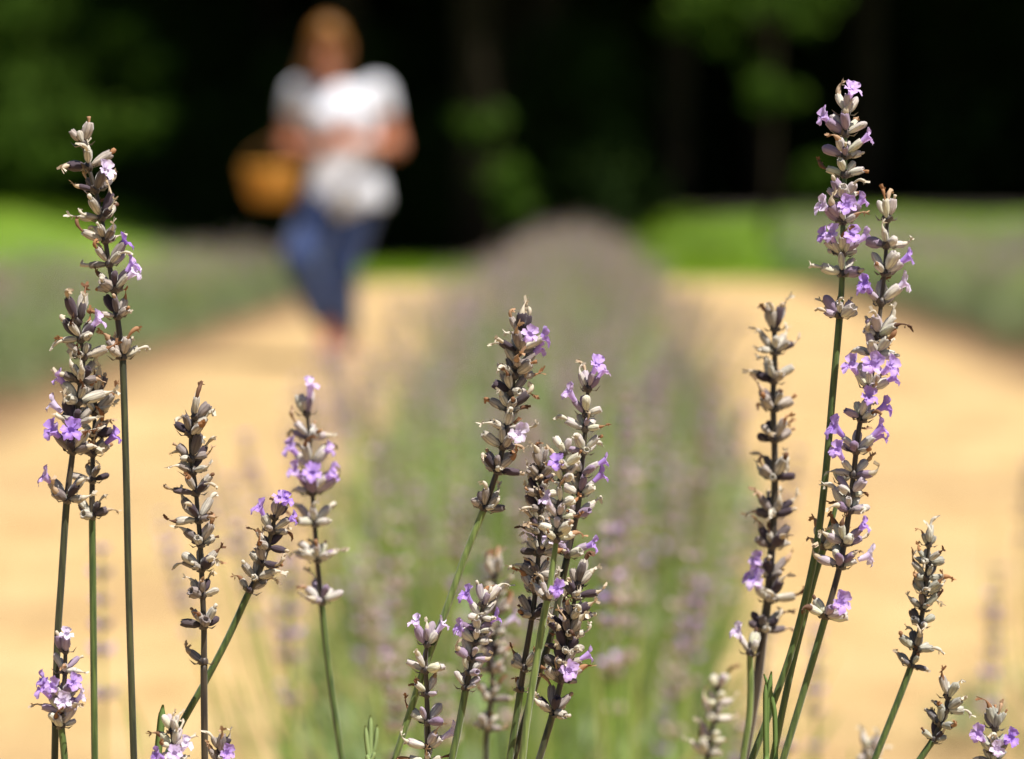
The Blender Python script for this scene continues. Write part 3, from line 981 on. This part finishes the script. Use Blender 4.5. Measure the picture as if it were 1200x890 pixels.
stalk('softly blurred stalk with a ring of violet flowers beside the slanting spike',
      [(358, 470), (362, 510), (365, 560), (369, 620), (373, 670), (377, 710), (386, 790), (401, 893)],
      [(484, 4, [60]), (513, 5, []), (546, 6, [20, 165]), (577, 8, [150, 30, 85]), (613, 7, []), (655, 8, []), (704, 7, [])],
      F_ + .085, 'fresh', 'stem_green', 7, 1.08)
stalk('small flowering spike tip beside the upright green leaf blade',
      [(200, 846), (203, 870), (204, 893)],
      [(856, 4, []), (874, 6, []), (894, 7, [30, 150, 80])], F_ - .02, 'cream', 'stem_green', 8, .92)
stalk('small dark spike tip poking up beside the foot of the bare brown stalk',
      [(258, 872), (257, 884), (256, 895)],
      [(880, 4, []), (894, 6, [70])], F_ - .01, 'dry', 'stem_green', 9, .9)
stalk('leaning stalk on a curved green stem, lilac tip, one tier apart below',
      [(611, 383), (607, 420), (600, 455), (593, 500), (586, 540), (575, 575), (565, 602), (545, 652), (521, 720), (495, 790), (462, 893)],
      [(390, 4, [], .95), (412, 7, [75, 5]), (428, 3, [-10]), (440, 4, []), (459, 6, []), (480, 6, []), (501, 5, []), (523, 7, [70]), (551, 9, []), (595, 8, [])],
      F_ + .004, 'dry', 'stem_light', 10, 1.10)
stalk('dark-stemmed spike with a pair of lilac flowers crowning it, tallest of the middle cluster',
      [(690, 448), (687, 480), (685, 515), (682, 550), (678, 590), (671, 625), (661, 670), (647, 740), (625, 810), (601, 893)],
      [(455, 4, [75, 20], .98), (484, 4, [170]), (502, 5, []), (529, 6, []), (556, 6, [10]), (578, 6, [0]), (603, 5, []), (650, 7, [20, 150])],
      F_ + .01, 'fresh', 'stem_olive', 11, 1.04)
stalk('dense dark spike of small curled tips on the shaded side of the middle cluster',
      [(634, 537), (633, 570), (633, 610), (631, 650), (628, 690), (623, 726), (614, 780), (606, 835), (597, 893)],
      [(546, 4, []), (561, 6, []), (580, 7, []), (597, 7, []), (624, 8, []), (648, 8, []), (674, 6, []), (693, 7, []), (722, 7, []), (782, 4, []), (808, 1, [])],
      F_ + .006, 'dry', 'stem_green', 12, 1.0)
stalk('pale cream spike on a light green stem in front of the middle cluster',
      [(661, 520), (660, 550), (657, 585), (654, 615), (651, 640), (644, 690), (636, 730), (628, 780), (618, 840), (612, 893)],
      [(530, 4, [], .95), (548, 5, []), (562, 5, [120]), (590, 5, []), (606, 6, [150]), (622, 6, []), (632, 5, []), (700, 4, [85], 1.05)],
      F_ - .014, 'cream', 'stem_light', 13, 1.0, brown_top=False)
stalk('bushy low spike with one white flower reaching out, foot of the middle cluster',
      [(679, 674), (674, 700), (668, 730), (663, 765), (657, 800), (648, 836), (641, 860), (631, 893)],
      [(684, 4, []), (698, 5, []), (724, 8, []), (744, 8, []), (762, 8, []), (780, 8, [5]), (797, 7, [80]), (834, 7, [])],
      F_ - .004, 'dry', 'stem_olive', 14, 1.06)
stalk('short horned spike with two pale flowers spread at its tip',
      [(501, 742), (499, 775), (500, 810), (501, 845), (501, 893)],
      [(754, 4, [165, 20], .98), (785, 5, []), (813, 4, []), (846, 4, []), (875, 5, [20]), (893, 4, [])],
      F_ + .002, 'fresh', 'stem_green', 15, 1.0)
stalk('little plump lilac spike between the horned spike and the middle cluster',
      [(568, 700), (562, 730), (556, 760), (550, 788), (545, 812), (538, 850), (529, 893)],
      [(708, 4, [], .95), (724, 5, [165]), (740, 6, [20]), (752, 6, [160]), (772, 5, []), (788, 4, []), (806, 4, [])],
      F_ - .006, 'fresh', 'stem_green', 16, .98)
stalk('blurred grey-brown spike standing behind the little plump spike',
      [(578, 662), (580, 700), (579, 740), (577, 790), (574, 830), (570, 865), (570, 893)],
      [(674, 6, []), (698, 6, []), (717, 7, []), (741, 8, [10]), (765, 8, []), (786, 7, []), (819, 6, []), (853, 7, [])],
      F_ + .15, 'dry', 'stem_olive', 17, .96)
stalk('blurred dry spike of spaced dark tiers on a brown stem, violet near its foot',
      [(907, 372), (908, 420), (906, 470), (908, 540), (907, 600), (904, 650), (900, 700), (894, 745), (886, 810), (872, 893)],
      [(384, 7, []), (411, 7, []), (446, 6, []), (478, 7, []), (515, 7, []), (560, 8, []), (604, 8, []), (640, 8, []), (675, 7, [150]), (702, 7, [170, 140]), (738, 8, [])],
      F_ + .075, 'dry', 'stem_brown', 18, 1.12, 1.5)
stalk('thin stalk with one small violet bud pair beside the brown stem',
      [(879, 752), (879, 768), (879, 830), (870, 893)],
      [(764, 4, [165])], F_ + .06, 'fresh', 'stem_light', 19, 1.0)
stalk('tallest stalk, a slender spike topped by a single upright lilac flower against the black woods',
      [(992, 120), (991, 150), (990, 200), (988, 260), (987, 320), (984, 370), (976, 460), (966, 570), (954, 655), (930, 755), (904, 830), (880, 893)],
      [(132, 3, [85], .98), (156, 6, [175]), (182, 7, [20]), (204, 4, []), (232, 7, []), (259, 7, [172, 100, 15]), (297, 8, [150, 175, 80, 10]), (320, 5, []), (370, 8, [])],
      F_, 'fresh', 'stem_green', 20, 1.08, brown_top=False)
stalk('long swaying spike crowded with lilac flowers, crossing in front of the tallest stalk',
      [(1040, 244), (1039, 280), (1036, 325), (1031, 370), (1026, 415), (1017, 462), (1007, 500), (1001, 550), (995, 600), (986, 655), (976, 695), (966, 728), (945, 800), (917, 893)],
      [(256, 4, []), (287, 5, []), (319, 5, [20]), (354, 5, [20, 170, 150]), (392, 8, []), (415, 8, []), (454, 8, [110, 172, 60, 5]), (490, 7, [100, 5]), (528, 7, [165, 30, 5]), (556, 4, [160]), (579, 4, []), (598, 7, []), (636, 7, [40]), (662, 8, [10]), (722, 7, [85])],
      F_ - .012, 'fresh', 'stem_green', 21, 1.10)
stalk('green stem with one lone brown tier between the tallest stalk and the swaying spike',
      [(988, 560), (978, 600), (966, 640), (955, 675), (942, 725), (925, 795), (905, 893)],
      [(566, 3, [], .8), (641, 8, [])], F_ + .012, 'grey', 'stem_green', 22, 1.04, brown_top=False)
stalk('neat narrow grey-green spike without flowers, apart over bare sand',
      [(1089, 628), (1087, 660), (1084, 695), (1080, 725), (1075, 755), (1067, 783), (1050, 828), (1024, 893)],
      [(638, 4, [], .9), (659, 6, []), (677, 6, []), (694, 6, []), (712, 6, []), (732, 5, []), (760, 5, []), (780, 5, [])],
      F_ + .02, 'grey', 'stem_green', 23, .92)
stalk('tiny dark closed spike on a short bent stem below the neat grey-green spike',
      [(1112, 806), (1109, 830), (1102, 850), (1093, 868), (1085, 880), (1076, 893)],
      [(816, 4, []), (832, 5, []), (849, 5, []), (866, 4, [])], F_ + .012, 'grey', 'stem_green', 24, .9)
stalk('stubby pale spike with violet blooms at the end of the row of small spikes',
      [(1167, 840), (1165, 865), (1164, 895)],
      [(852, 6, []), (880, 7, [60, 150]), (894, 6, [100])], F_ + .01, 'grey', 'stem_green', 25, 1.02)
stalk('strongly blurred small pale spike near the foot of the brown stem',
      [(842, 798), (839, 825), (836, 850), (828, 893)],
      [(806, 4, []), (824, 5, []), (842, 6, []), (868, 6, []), (884, 6, [])], F_ + .17, 'cream', 'stem_green', 26, .86)
stalk('faint blurred pale spike tip behind the stem of the neat grey-green spike',
      [(1021, 868), (1020, 880), (1019, 896)],
      [(880, 5, []), (894, 6, [])], F_ + .18, 'cream', 'stem_green', 27, .86)

# ---- leaf blades and young shoots at the plant's foot
def leaf_blade_mesh(pts, w, px_depth):
    mb = MB()
    L = catmull([at(x, y, px_depth) for x, y in pts], 5)
    n = len(L)
    V, F = [], []
    for i, p in enumerate(L):
        t = i / (n - 1)
        ww = w * min(1.0, 0.25 + 3.2 * t) * 0.5
        ax = (L[min(i + 1, n - 1)] - L[max(0, i - 1)]).normalized()
        x, y, z = basis(-ax)
        V += [p - x * ww, p - y * ww * .30, p + x * ww, p + y * ww * .22]
    for i in range(n - 1):
        for k in range(4):
            F.append((i * 4 + k, i * 4 + (k + 1) % 4, i * 4 + 4 + (k + 1) % 4, i * 4 + 4 + k))
    F += [(0, 1, 2, 3), tuple((n - 1) * 4 + k for k in (3, 2, 1, 0))]
    return mb, V, F

def shoot(label, blades_px, depth, m=M['blade']):
    e = link('leaf_shoot', None, label=label, category='leaf shoot', group='leaf shoots at the foot of the stalks')
    x0, y0 = blades_px[0][0][-1]
    base = at(x0, y0, depth)
    root = Vector((PLANT_X + (base.x - PLANT_X) * .45, PLANT_D + (base.y - PLANT_D) * .4, 0.0))
    e.location = root
    mb = MB()
    tube(mb, [p - root for p in catmull([base + Vector((0, 0, .003)), base.lerp(root, .5) + Vector(((base.x - PLANT_X) * .15, 0, 0)), root], 6)], 0.0011, 8)
    link('stem', mb.mesh('stem', [M['stem_light']]), e)
    for pts, w, dz in blades_px:
        mb, V, F = leaf_blade_mesh(pts, w, depth + dz)
        mb.add([v - root for v in V], F)
        link('leaf', mb.mesh('leaf', [m]), e)
shoot('single upright dark green leaf blade beside a small flowering spike tip', [([(191, 826), (188, 855), (184, 893)], .0028, 0), ([(186, 880), (183, 886), (184, 893)], .0018, .002)], F_ - .008)
shoot('pale green shoot of narrow upright leaves before the blurred bush', [([(434, 838), (434, 862), (434, 893)], .0021, 0), ([(428, 850), (430, 872), (433, 893)], .0019, -.002), ([(442, 849), (440, 872), (435, 893)], .0018, .002), ([(430, 884), (431, 890), (434, 893)], .0017, -.003), ([(439, 880), (437, 888), (434, 893)], .0017, -.003)], F_ + .035, M['blade_pale'])
shoot('dark green narrow leaves where the stems of the tallest stalk and the swaying spike cross', [([(904, 787), (901, 812), (898, 845), (898, 893)], .0022, 0), ([(895, 790), (901, 806), (905, 822), (908, 840), (909, 893)], .0018, .003), ([(897, 800), (897, 820), (897, 850), (898, 893)], .0018, -.002)], F_ - .006)

# ---- the foliage of the plant that carries them
g = np.random.default_rng(77)
n = 2600
a = g.uniform(0, 2 * np.pi, n)
r = 0.17 * np.sqrt(g.uniform(0, 1, n))
z = 0.30 * (1 - 0.5 * (r / .17) ** 2) * g.uniform(0, 1, n) ** .7
p = np.stack([PLANT_X + r * np.cos(a), PLANT_D + r * np.sin(a), z], 1)
d = np.stack([np.cos(a) * .5, np.sin(a) * .5, np.ones(n)], 1) + g.normal(size=(n, 3)) * .4
d /= np.linalg.norm(d, axis=1, keepdims=True)
V, F = rot_leafs(p, d, g.uniform(.03, .06, n), g.uniform(.003, .006, n), g)
V = V - np.array([PLANT_X, PLANT_D, 0])
e = link('lavender_bush', None, label='grey-green leafy base of the lavender plant whose stalks are in focus', category='bush')
e.location = (PLANT_X, PLANT_D, 0)
link('foliage', mesh_np('near_foliage', V, F, [M['lav_leaf']]), e, kind='stuff')

# ------------------------------------------------------------------ the person and the basket
PD = 10.9
PS = FPX / PD                                      # pixels per metre there
pfoot = at(395, 427, PD)
PX, PY = pfoot.x, pfoot.y

def round_cone(mb, a, b, ra, rb, seg=14, sq=(1, 1)):
    a, b = Vector(a), Vector(b)
    ax = (b - a)
    L = ax.length
    ax.normalize()
    x, y = frame(ax, Vector((0, 1, 0)))
    V, F = [], []
    prof = []
    for k in range(1, 6):
        t = math.pi / 2 * k / 5
        prof.append((-ra * math.cos(t), ra * math.sin(t)))
    for k in range(0, 5):
        t = math.pi / 2 * k / 5
        prof.append((L + rb * math.sin(t), rb * math.cos(t)))
    V.append(a - ax * ra)
    for (h, r) in prof:
        for k in range(seg):
            q = 2 * math.pi * k / seg
            V.append(a + ax * h + x * (r * math.cos(q) * sq[0]) + y * (r * math.sin(q) * sq[1]))
    V.append(b + ax * rb)
    for k in range(seg):
        F.append((0, 1 + (k + 1) % seg, 1 + k))
        F.append((len(V) - 1, 1 + (len(prof) - 1) * seg + k, 1 + (len(prof) - 1) * seg + (k + 1) % seg))
    for j in range(len(prof) - 1):
        for k in range(seg):
            k2 = (k + 1) % seg
            F.append((1 + j * seg + k, 1 + j * seg + k2, 1 + (j + 1) * seg + k2, 1 + (j + 1) * seg + k))
    mb.add(V, F)

def ellipsoid(mb, c, r, rot=None, seg=18, rings=12):
    V, F = [], []
    c = Vector(c)
    for j in range(rings + 1):
        t = math.pi * j / rings
        for k in range(seg):
            q = 2 * math.pi * k / seg
            v = Vector((r[0] * math.sin(t) * math.cos(q), r[1] * math.sin(t) * math.sin(q), r[2] * math.cos(t)))
            V.append(c + (rot @ v if rot else v))
    for j in range(rings):
        for k in range(seg):
            k2 = (k + 1) % seg
            F.append((j * seg + k, (j + 1) * seg + k, (j + 1) * seg + k2, j * seg + k2))
    mb.add(V, F)

def fuse(mb, name, m, voxel, smooth=6):
    """one continuous skin over the shaped volumes"""
    me = mb.mesh('raw', [m])
    o = bpy.data.objects.new('raw', me)
    C.objects.link(o)
    md = o.modifiers.new('remesh', 'REMESH')
    md.mode = 'VOXEL'
    md.voxel_size = voxel
    sm = o.modifiers.new('smooth', 'SMOOTH')
    sm.iterations = smooth
    sm.factor = 0.5
    dg = bpy.context.evaluated_depsgraph_get()
    dg.update()
    out = bpy.data.meshes.new_from_object(o.evaluated_get(dg))
    out.name = name
    out.materials.clear()
    out.materials.append(m)
    out.polygons.foreach_set('use_smooth', np.ones(len(out.polygons), dtype=bool))
    bpy.data.objects.remove(o)
    return out

def Q(px, py, y=0.0):
    """body joint from a photograph pixel at the person's distance, y = depth offset in metres (negative = towards the camera)"""
    return Vector(((px - 395) / PS, y, (427 - py) / PS))

J = dict(pelvis=Q(403, 222), waist=Q(404, 190), chest=Q(400, 140), neck=Q(392, 98, -.02), head=Q(387, 62, -.05),
         shA=Q(352, 112), elA=Q(335, 172, .02), wrA=Q(385, 178, -.20), haA=Q(403, 176, -.25),
         shB=Q(445, 110), elB=Q(464, 172, .02), wrB=Q(424, 170, -.20), haB=Q(408, 166, -.26),
         hipA=Q(384, 232), knA=Q(356, 302, -.17), anA=Q(386, 392, -.02), toA=Q(382, 414, -.16),
         hipB=Q(424, 232), knB=Q(398, 318, .0), anB=Q(404, 408, .10), toB=Q(404, 420, -.05))
root = link('person', None, label='person in white shirt and blue jeans walking along the sandy path with a basket', category='person')
root.location = (PX, PY, 0.0)
root.rotation_euler = (0, 0, 0)
b = MB()
# head, neck, trunk
tiltm = Matrix.Rotation(R(20), 3, 'X')
ellipsoid(b, J['head'] + Vector((0, 0, .015)), (.070, .088, .102), tiltm)
ellipsoid(b, J['head'] + tiltm @ Vector((0, -.028, -.055)), (.056, .062, .066), tiltm)
round_cone(b, J['head'] + tiltm @ Vector((0, -.088, .0)), J['head'] + tiltm @ Vector((0, -.104, -.028)), .009, .013)      # nose
round_cone(b, J['head'] + tiltm @ Vector((-.02, -.082, -.062)), J['head'] + tiltm @ Vector((.02, -.082, -.062)), .008, .008)  # lips
for s in (-1, 1):
    ellipsoid(b, J['head'] + tiltm @ Vector((s * .078, .01, -.01)), (.010, .020, .032), tiltm)                             # ears
round_cone(b, J['neck'] + Vector((0, .02, -.03)), J['head'] + Vector((0, .02, -.05)), .052, .048)
round_cone(b, J['shA'], J['chest'] + Vector((-.03, 0, .03)), .055, .085)
round_cone(b, J['shB'], J['chest'] + Vector((.03, 0, .03)), .055, .085)
round_cone(b, J['chest'], J['waist'], .125, .11, sq=(1.12, .8))
round_cone(b, J['waist'], J['pelvis'], .11, .135, sq=(1.15, .8))
for s in ('A', 'B'):
    round_cone(b, J['sh' + s], J['el' + s], .050, .037)
    round_cone(b, J['el' + s], J['wr' + s], .039, .025)
    round_cone(b, J['hip' + s], J['kn' + s], .088, .058)
    round_cone(b, J['kn' + s], J['kn' + s].lerp(J['an' + s], .35) + Vector((0, .02, 0)), .056, .054)
    round_cone(b, J['kn' + s].lerp(J['an' + s], .35) + Vector((0, .02, 0)), J['an' + s], .054, .034)
    round_cone(b, J['an' + s] + Vector((0, .02, -.03)), J['to' + s], .036, .026)
    # hand: palm, four unequal bent fingers, thumb from the side of the palm near its base
    w, h = J['wr' + s], J['ha' + s]
    dirv = (h - w).normalized()
    upv = Vector((0, 0, 1)) - dirv * dirv.z
    upv.normalize()
    nrm = dirv.cross(upv)
    pm = w + dirv * .085
    for q in (-.026, -.009, .009, .026):
        round_cone(b, w + dirv * .02 + upv * q * .5, pm + upv * q, .015, .0125, 8)
    for q, ln in ((.029, .066), (.010, .076), (-.010, .070), (-.029, .054)):
        f0 = pm + upv * q
        f1 = f0 + (dirv + nrm * .15) * ln * .5
        f2 = f1 + (dirv * .55 + nrm * .8).normalized() * ln * .5
        round_cone(b, f0, f1, .0098, .0088, 8)
        round_cone(b, f1, f2, .0088, .0075, 8)
    t0 = w + dirv * .03 + upv * .024
    t1 = t0 + (dirv * .6 + upv * .7 + nrm * .3).normalized() * .042
    round_cone(b, t0, t1, .013, .0105, 8)
    round_cone(b, t1, t1 + (dirv * .9 + nrm * .4).normalized() * .03, .0105, .0085, 8)
body = link('body', fuse(b, 'body', M['skin'], .0065, 4), root)
for s in (-1, 1):
    b = MB()
    ellipsoid(b, J['head'] + tiltm @ Vector((s * .031, -.083, .012)), (.012, .010, .007), tiltm, 12, 8)
    link('eye', b.mesh('eye', [M['eye']]), body)
b = MB()
round_cone(b, J['head'] + tiltm @ Vector((-.018, -.089, -.062)), J['head'] + tiltm @ Vector((.018, -.089, -.062)), .006, .006, 10, (1, 1))
link('lips', b.mesh('lips', [M['lip']]), body)
# hair: cap drawn back from the face, fringe, tail over one shoulder
b = MB()
ellipsoid(b, J['head'] + tiltm @ Vector((0, .020, .042)), (.078, .094, .097), tiltm)
for k in range(9):
    q = -1 + 2 * k / 8
    round_cone(b, J['head'] + tiltm @ Vector((q * .05, -.055, .118 - abs(q) * .02)), J['head'] + tiltm @ Vector((q * .072, -.03, -.01 + .02 * (k % 2))), .02, .016, 8)
round_cone(b, J['head'] + tiltm @ Vector((-.05, .06, -.02)), Q(360, 92, .03), .05, .042)
round_cone(b, Q(360, 92, .03), Q(350, 118, -.03), .042, .022)
round_cone(b, J['head'] + tiltm @ Vector((.04, .07, 0)), J['head'] + tiltm @ Vector((.05, .08, -.10)), .05, .03)
link('hair', fuse(b, 'hair', M['hair'], .008, 3), root)
# shirt with loose hem, cap sleeves and scooped neck
b = MB()
round_cone(b, J['shA'] + Vector((.01, 0, .005)), J['chest'] + Vector((-.04, 0, .035)), .064, .095)
round_cone(b, J['shB'] + Vector((-.01, 0, .005)), J['chest'] + Vector((.04, 0, .035)), .064, .095)
round_cone(b, J['chest'] + Vector((0, 0, .01)), J['waist'], .146, .136, 20, (1.12, .84))
round_cone(b, J['waist'], Q(405, 224), .134, .154, 20, (1.14, .86))
ellipsoid(b, J['chest'] + Vector((-.065, -.085, .0)), (.07, .055, .065))
ellipsoid(b, J['chest'] + Vector((.065, -.085, .0)), (.07, .055, .065))
for k in range(14):                                # folds at the hem
    q = 2 * math.pi * k / 14
    c = Q(406, 226) + Vector((.166 * math.cos(q), .122 * math.sin(q), 0))
    round_cone(b, c + Vector((-.02 * math.cos(q), -.02 * math.sin(q), .10)), c + Vector((0, 0, -.045)), .016, .018, 8)
for s in ('A', 'B'):
    mid = J['sh' + s].lerp(J['el' + s], .32)
    round_cone(b, J['sh' + s], mid, .062, .056)
link('shirt', fuse(b, 'shirt', M['shirt'], .009, 5), root)
# jeans cropped at the shin
b = MB()
round_cone(b, J['waist'] + Vector((0, 0, -.08)), J['pelvis'], .120, .140, 18, (1.12, .80))
for s in ('A', 'B'):
    round_cone(b, J['hip' + s], J['kn' + s], .098, .082)
    end = J['kn' + s].lerp(J['an' + s], .70)
    round_cone(b, J['kn' + s], end, .082, .064)
    for k in range(5):
        c = J['kn' + s].lerp(end, .25 + k * .16)
        ellipsoid(b, c + Vector((0, -.012 * (k % 2), 0)), (.066, .066, .018))
link('jeans', fuse(b, 'jeans', M['denim'], .009, 4), root)
for s in ('A', 'B'):
    b = MB()
    a0, t0 = J['an' + s], J['to' + s]
    heel = Vector((a0.x, a0.y + .045, t0.z - .0))
    round_cone(b, heel, t0 + Vector((0, -.02, 0)), .036, .034, 12, (1.1, 1))
    round_cone(b, a0 + Vector((0, .015, -.03)), heel.lerp(t0, .45), .043, .036, 12)
    link('shoe', fuse(b, 'shoe', M['shoe'], .007, 3), root)

# wicker basket hanging from the crook of the arm
bk = link('wicker_basket', None, label='round golden-brown wicker basket hanging from the walking person\'s arm', category='basket')
bc = Q(322, 238, -.02)
bk.scale = (.76, .76, .95)
bk.location = Vector((PX, PY, 0)) + bc
rw = [(0.0, .105), (.03, .122), (.06, .135), (.09, .144), (.12, .150), (.15, .152)]
mb = MB()
seg = 48
for j in range(12):                                # woven rows, each withy over and under the stakes
    t = j / 11
    z = .012 + t * .145
    r = .108 + .046 * math.sin(t * math.pi / 2)
    pts = []
    for k in range(seg + 1):
        q = 2 * math.pi * k / seg
        rr2 = r + .0055 * math.sin(12 * q + (math.pi if j % 2 else 0))
        pts.append(Vector((rr2 * 1.10 * math.cos(q), rr2 * .86 * math.sin(q), z)))
    tube(mb, pts, .0070, 6, 0, caps=False, hint=Vector((0, 0, 1)))
link('woven_side', mb.mesh('woven_side', [M['wicker']]), bk)
mb = MB()
V = [Vector((.112 * 1.10 * math.cos(2 * math.pi * k / 32), .112 * .86 * math.sin(2 * math.pi * k / 32), z)) for z in (0, .014) for k in range(32)]
mb.add(V, [tuple(range(31, -1, -1)), tuple(range(32, 64))] + [(k, (k + 1) % 32, 32 + (k + 1) % 32, 32 + k) for k in range(32)])
link('bottom', mb.mesh('basket_bottom', [M['wicker']], smooth=False), bk)
mb = MB()
tube(mb, [Vector((.158 * 1.10 * math.cos(2 * math.pi * k / 48), .158 * .86 * math.sin(2 * math.pi * k / 48), .162)) for k in range(49)], .011, 8, 0, caps=False, hint=Vector((0, 0, 1)))
link('rim', mb.mesh('rim', [M['wicker']]), bk)
for k in range(12):
    q = 2 * math.pi * (k + .5) / 12
    mb = MB()
    tube(mb, [Vector((.104 * 1.10 * math.cos(q), .104 * .86 * math.sin(q), .005)), Vector((.136 * 1.1 * math.cos(q), .136 * .86 * math.sin(q), .07)), Vector((.156 * 1.1 * math.cos(q), .156 * .86 * math.sin(q), .16))], .005, 6)
    link('stake', mb.mesh('stake', [M['wicker']]), bk)
mb = MB()
elb = J['elA'].lerp(J['wrA'], .14) - bc
elb = Vector((elb.x / .76, elb.y / .76, elb.z / .95))
hz = elb.z + .045
tube(mb, catmull([Vector((-.165, 0, .15)), Vector((-.13, 0, hz * .72)), Vector((elb.x * .5, elb.y * .6, hz)), Vector((elb.x, elb.y, hz + .002)), Vector((.15, 0, hz * .66)), Vector((.168, 0, .15))], 6), .007, 8)
link('handle', mb.mesh('handle', [M['withy']]), bk)
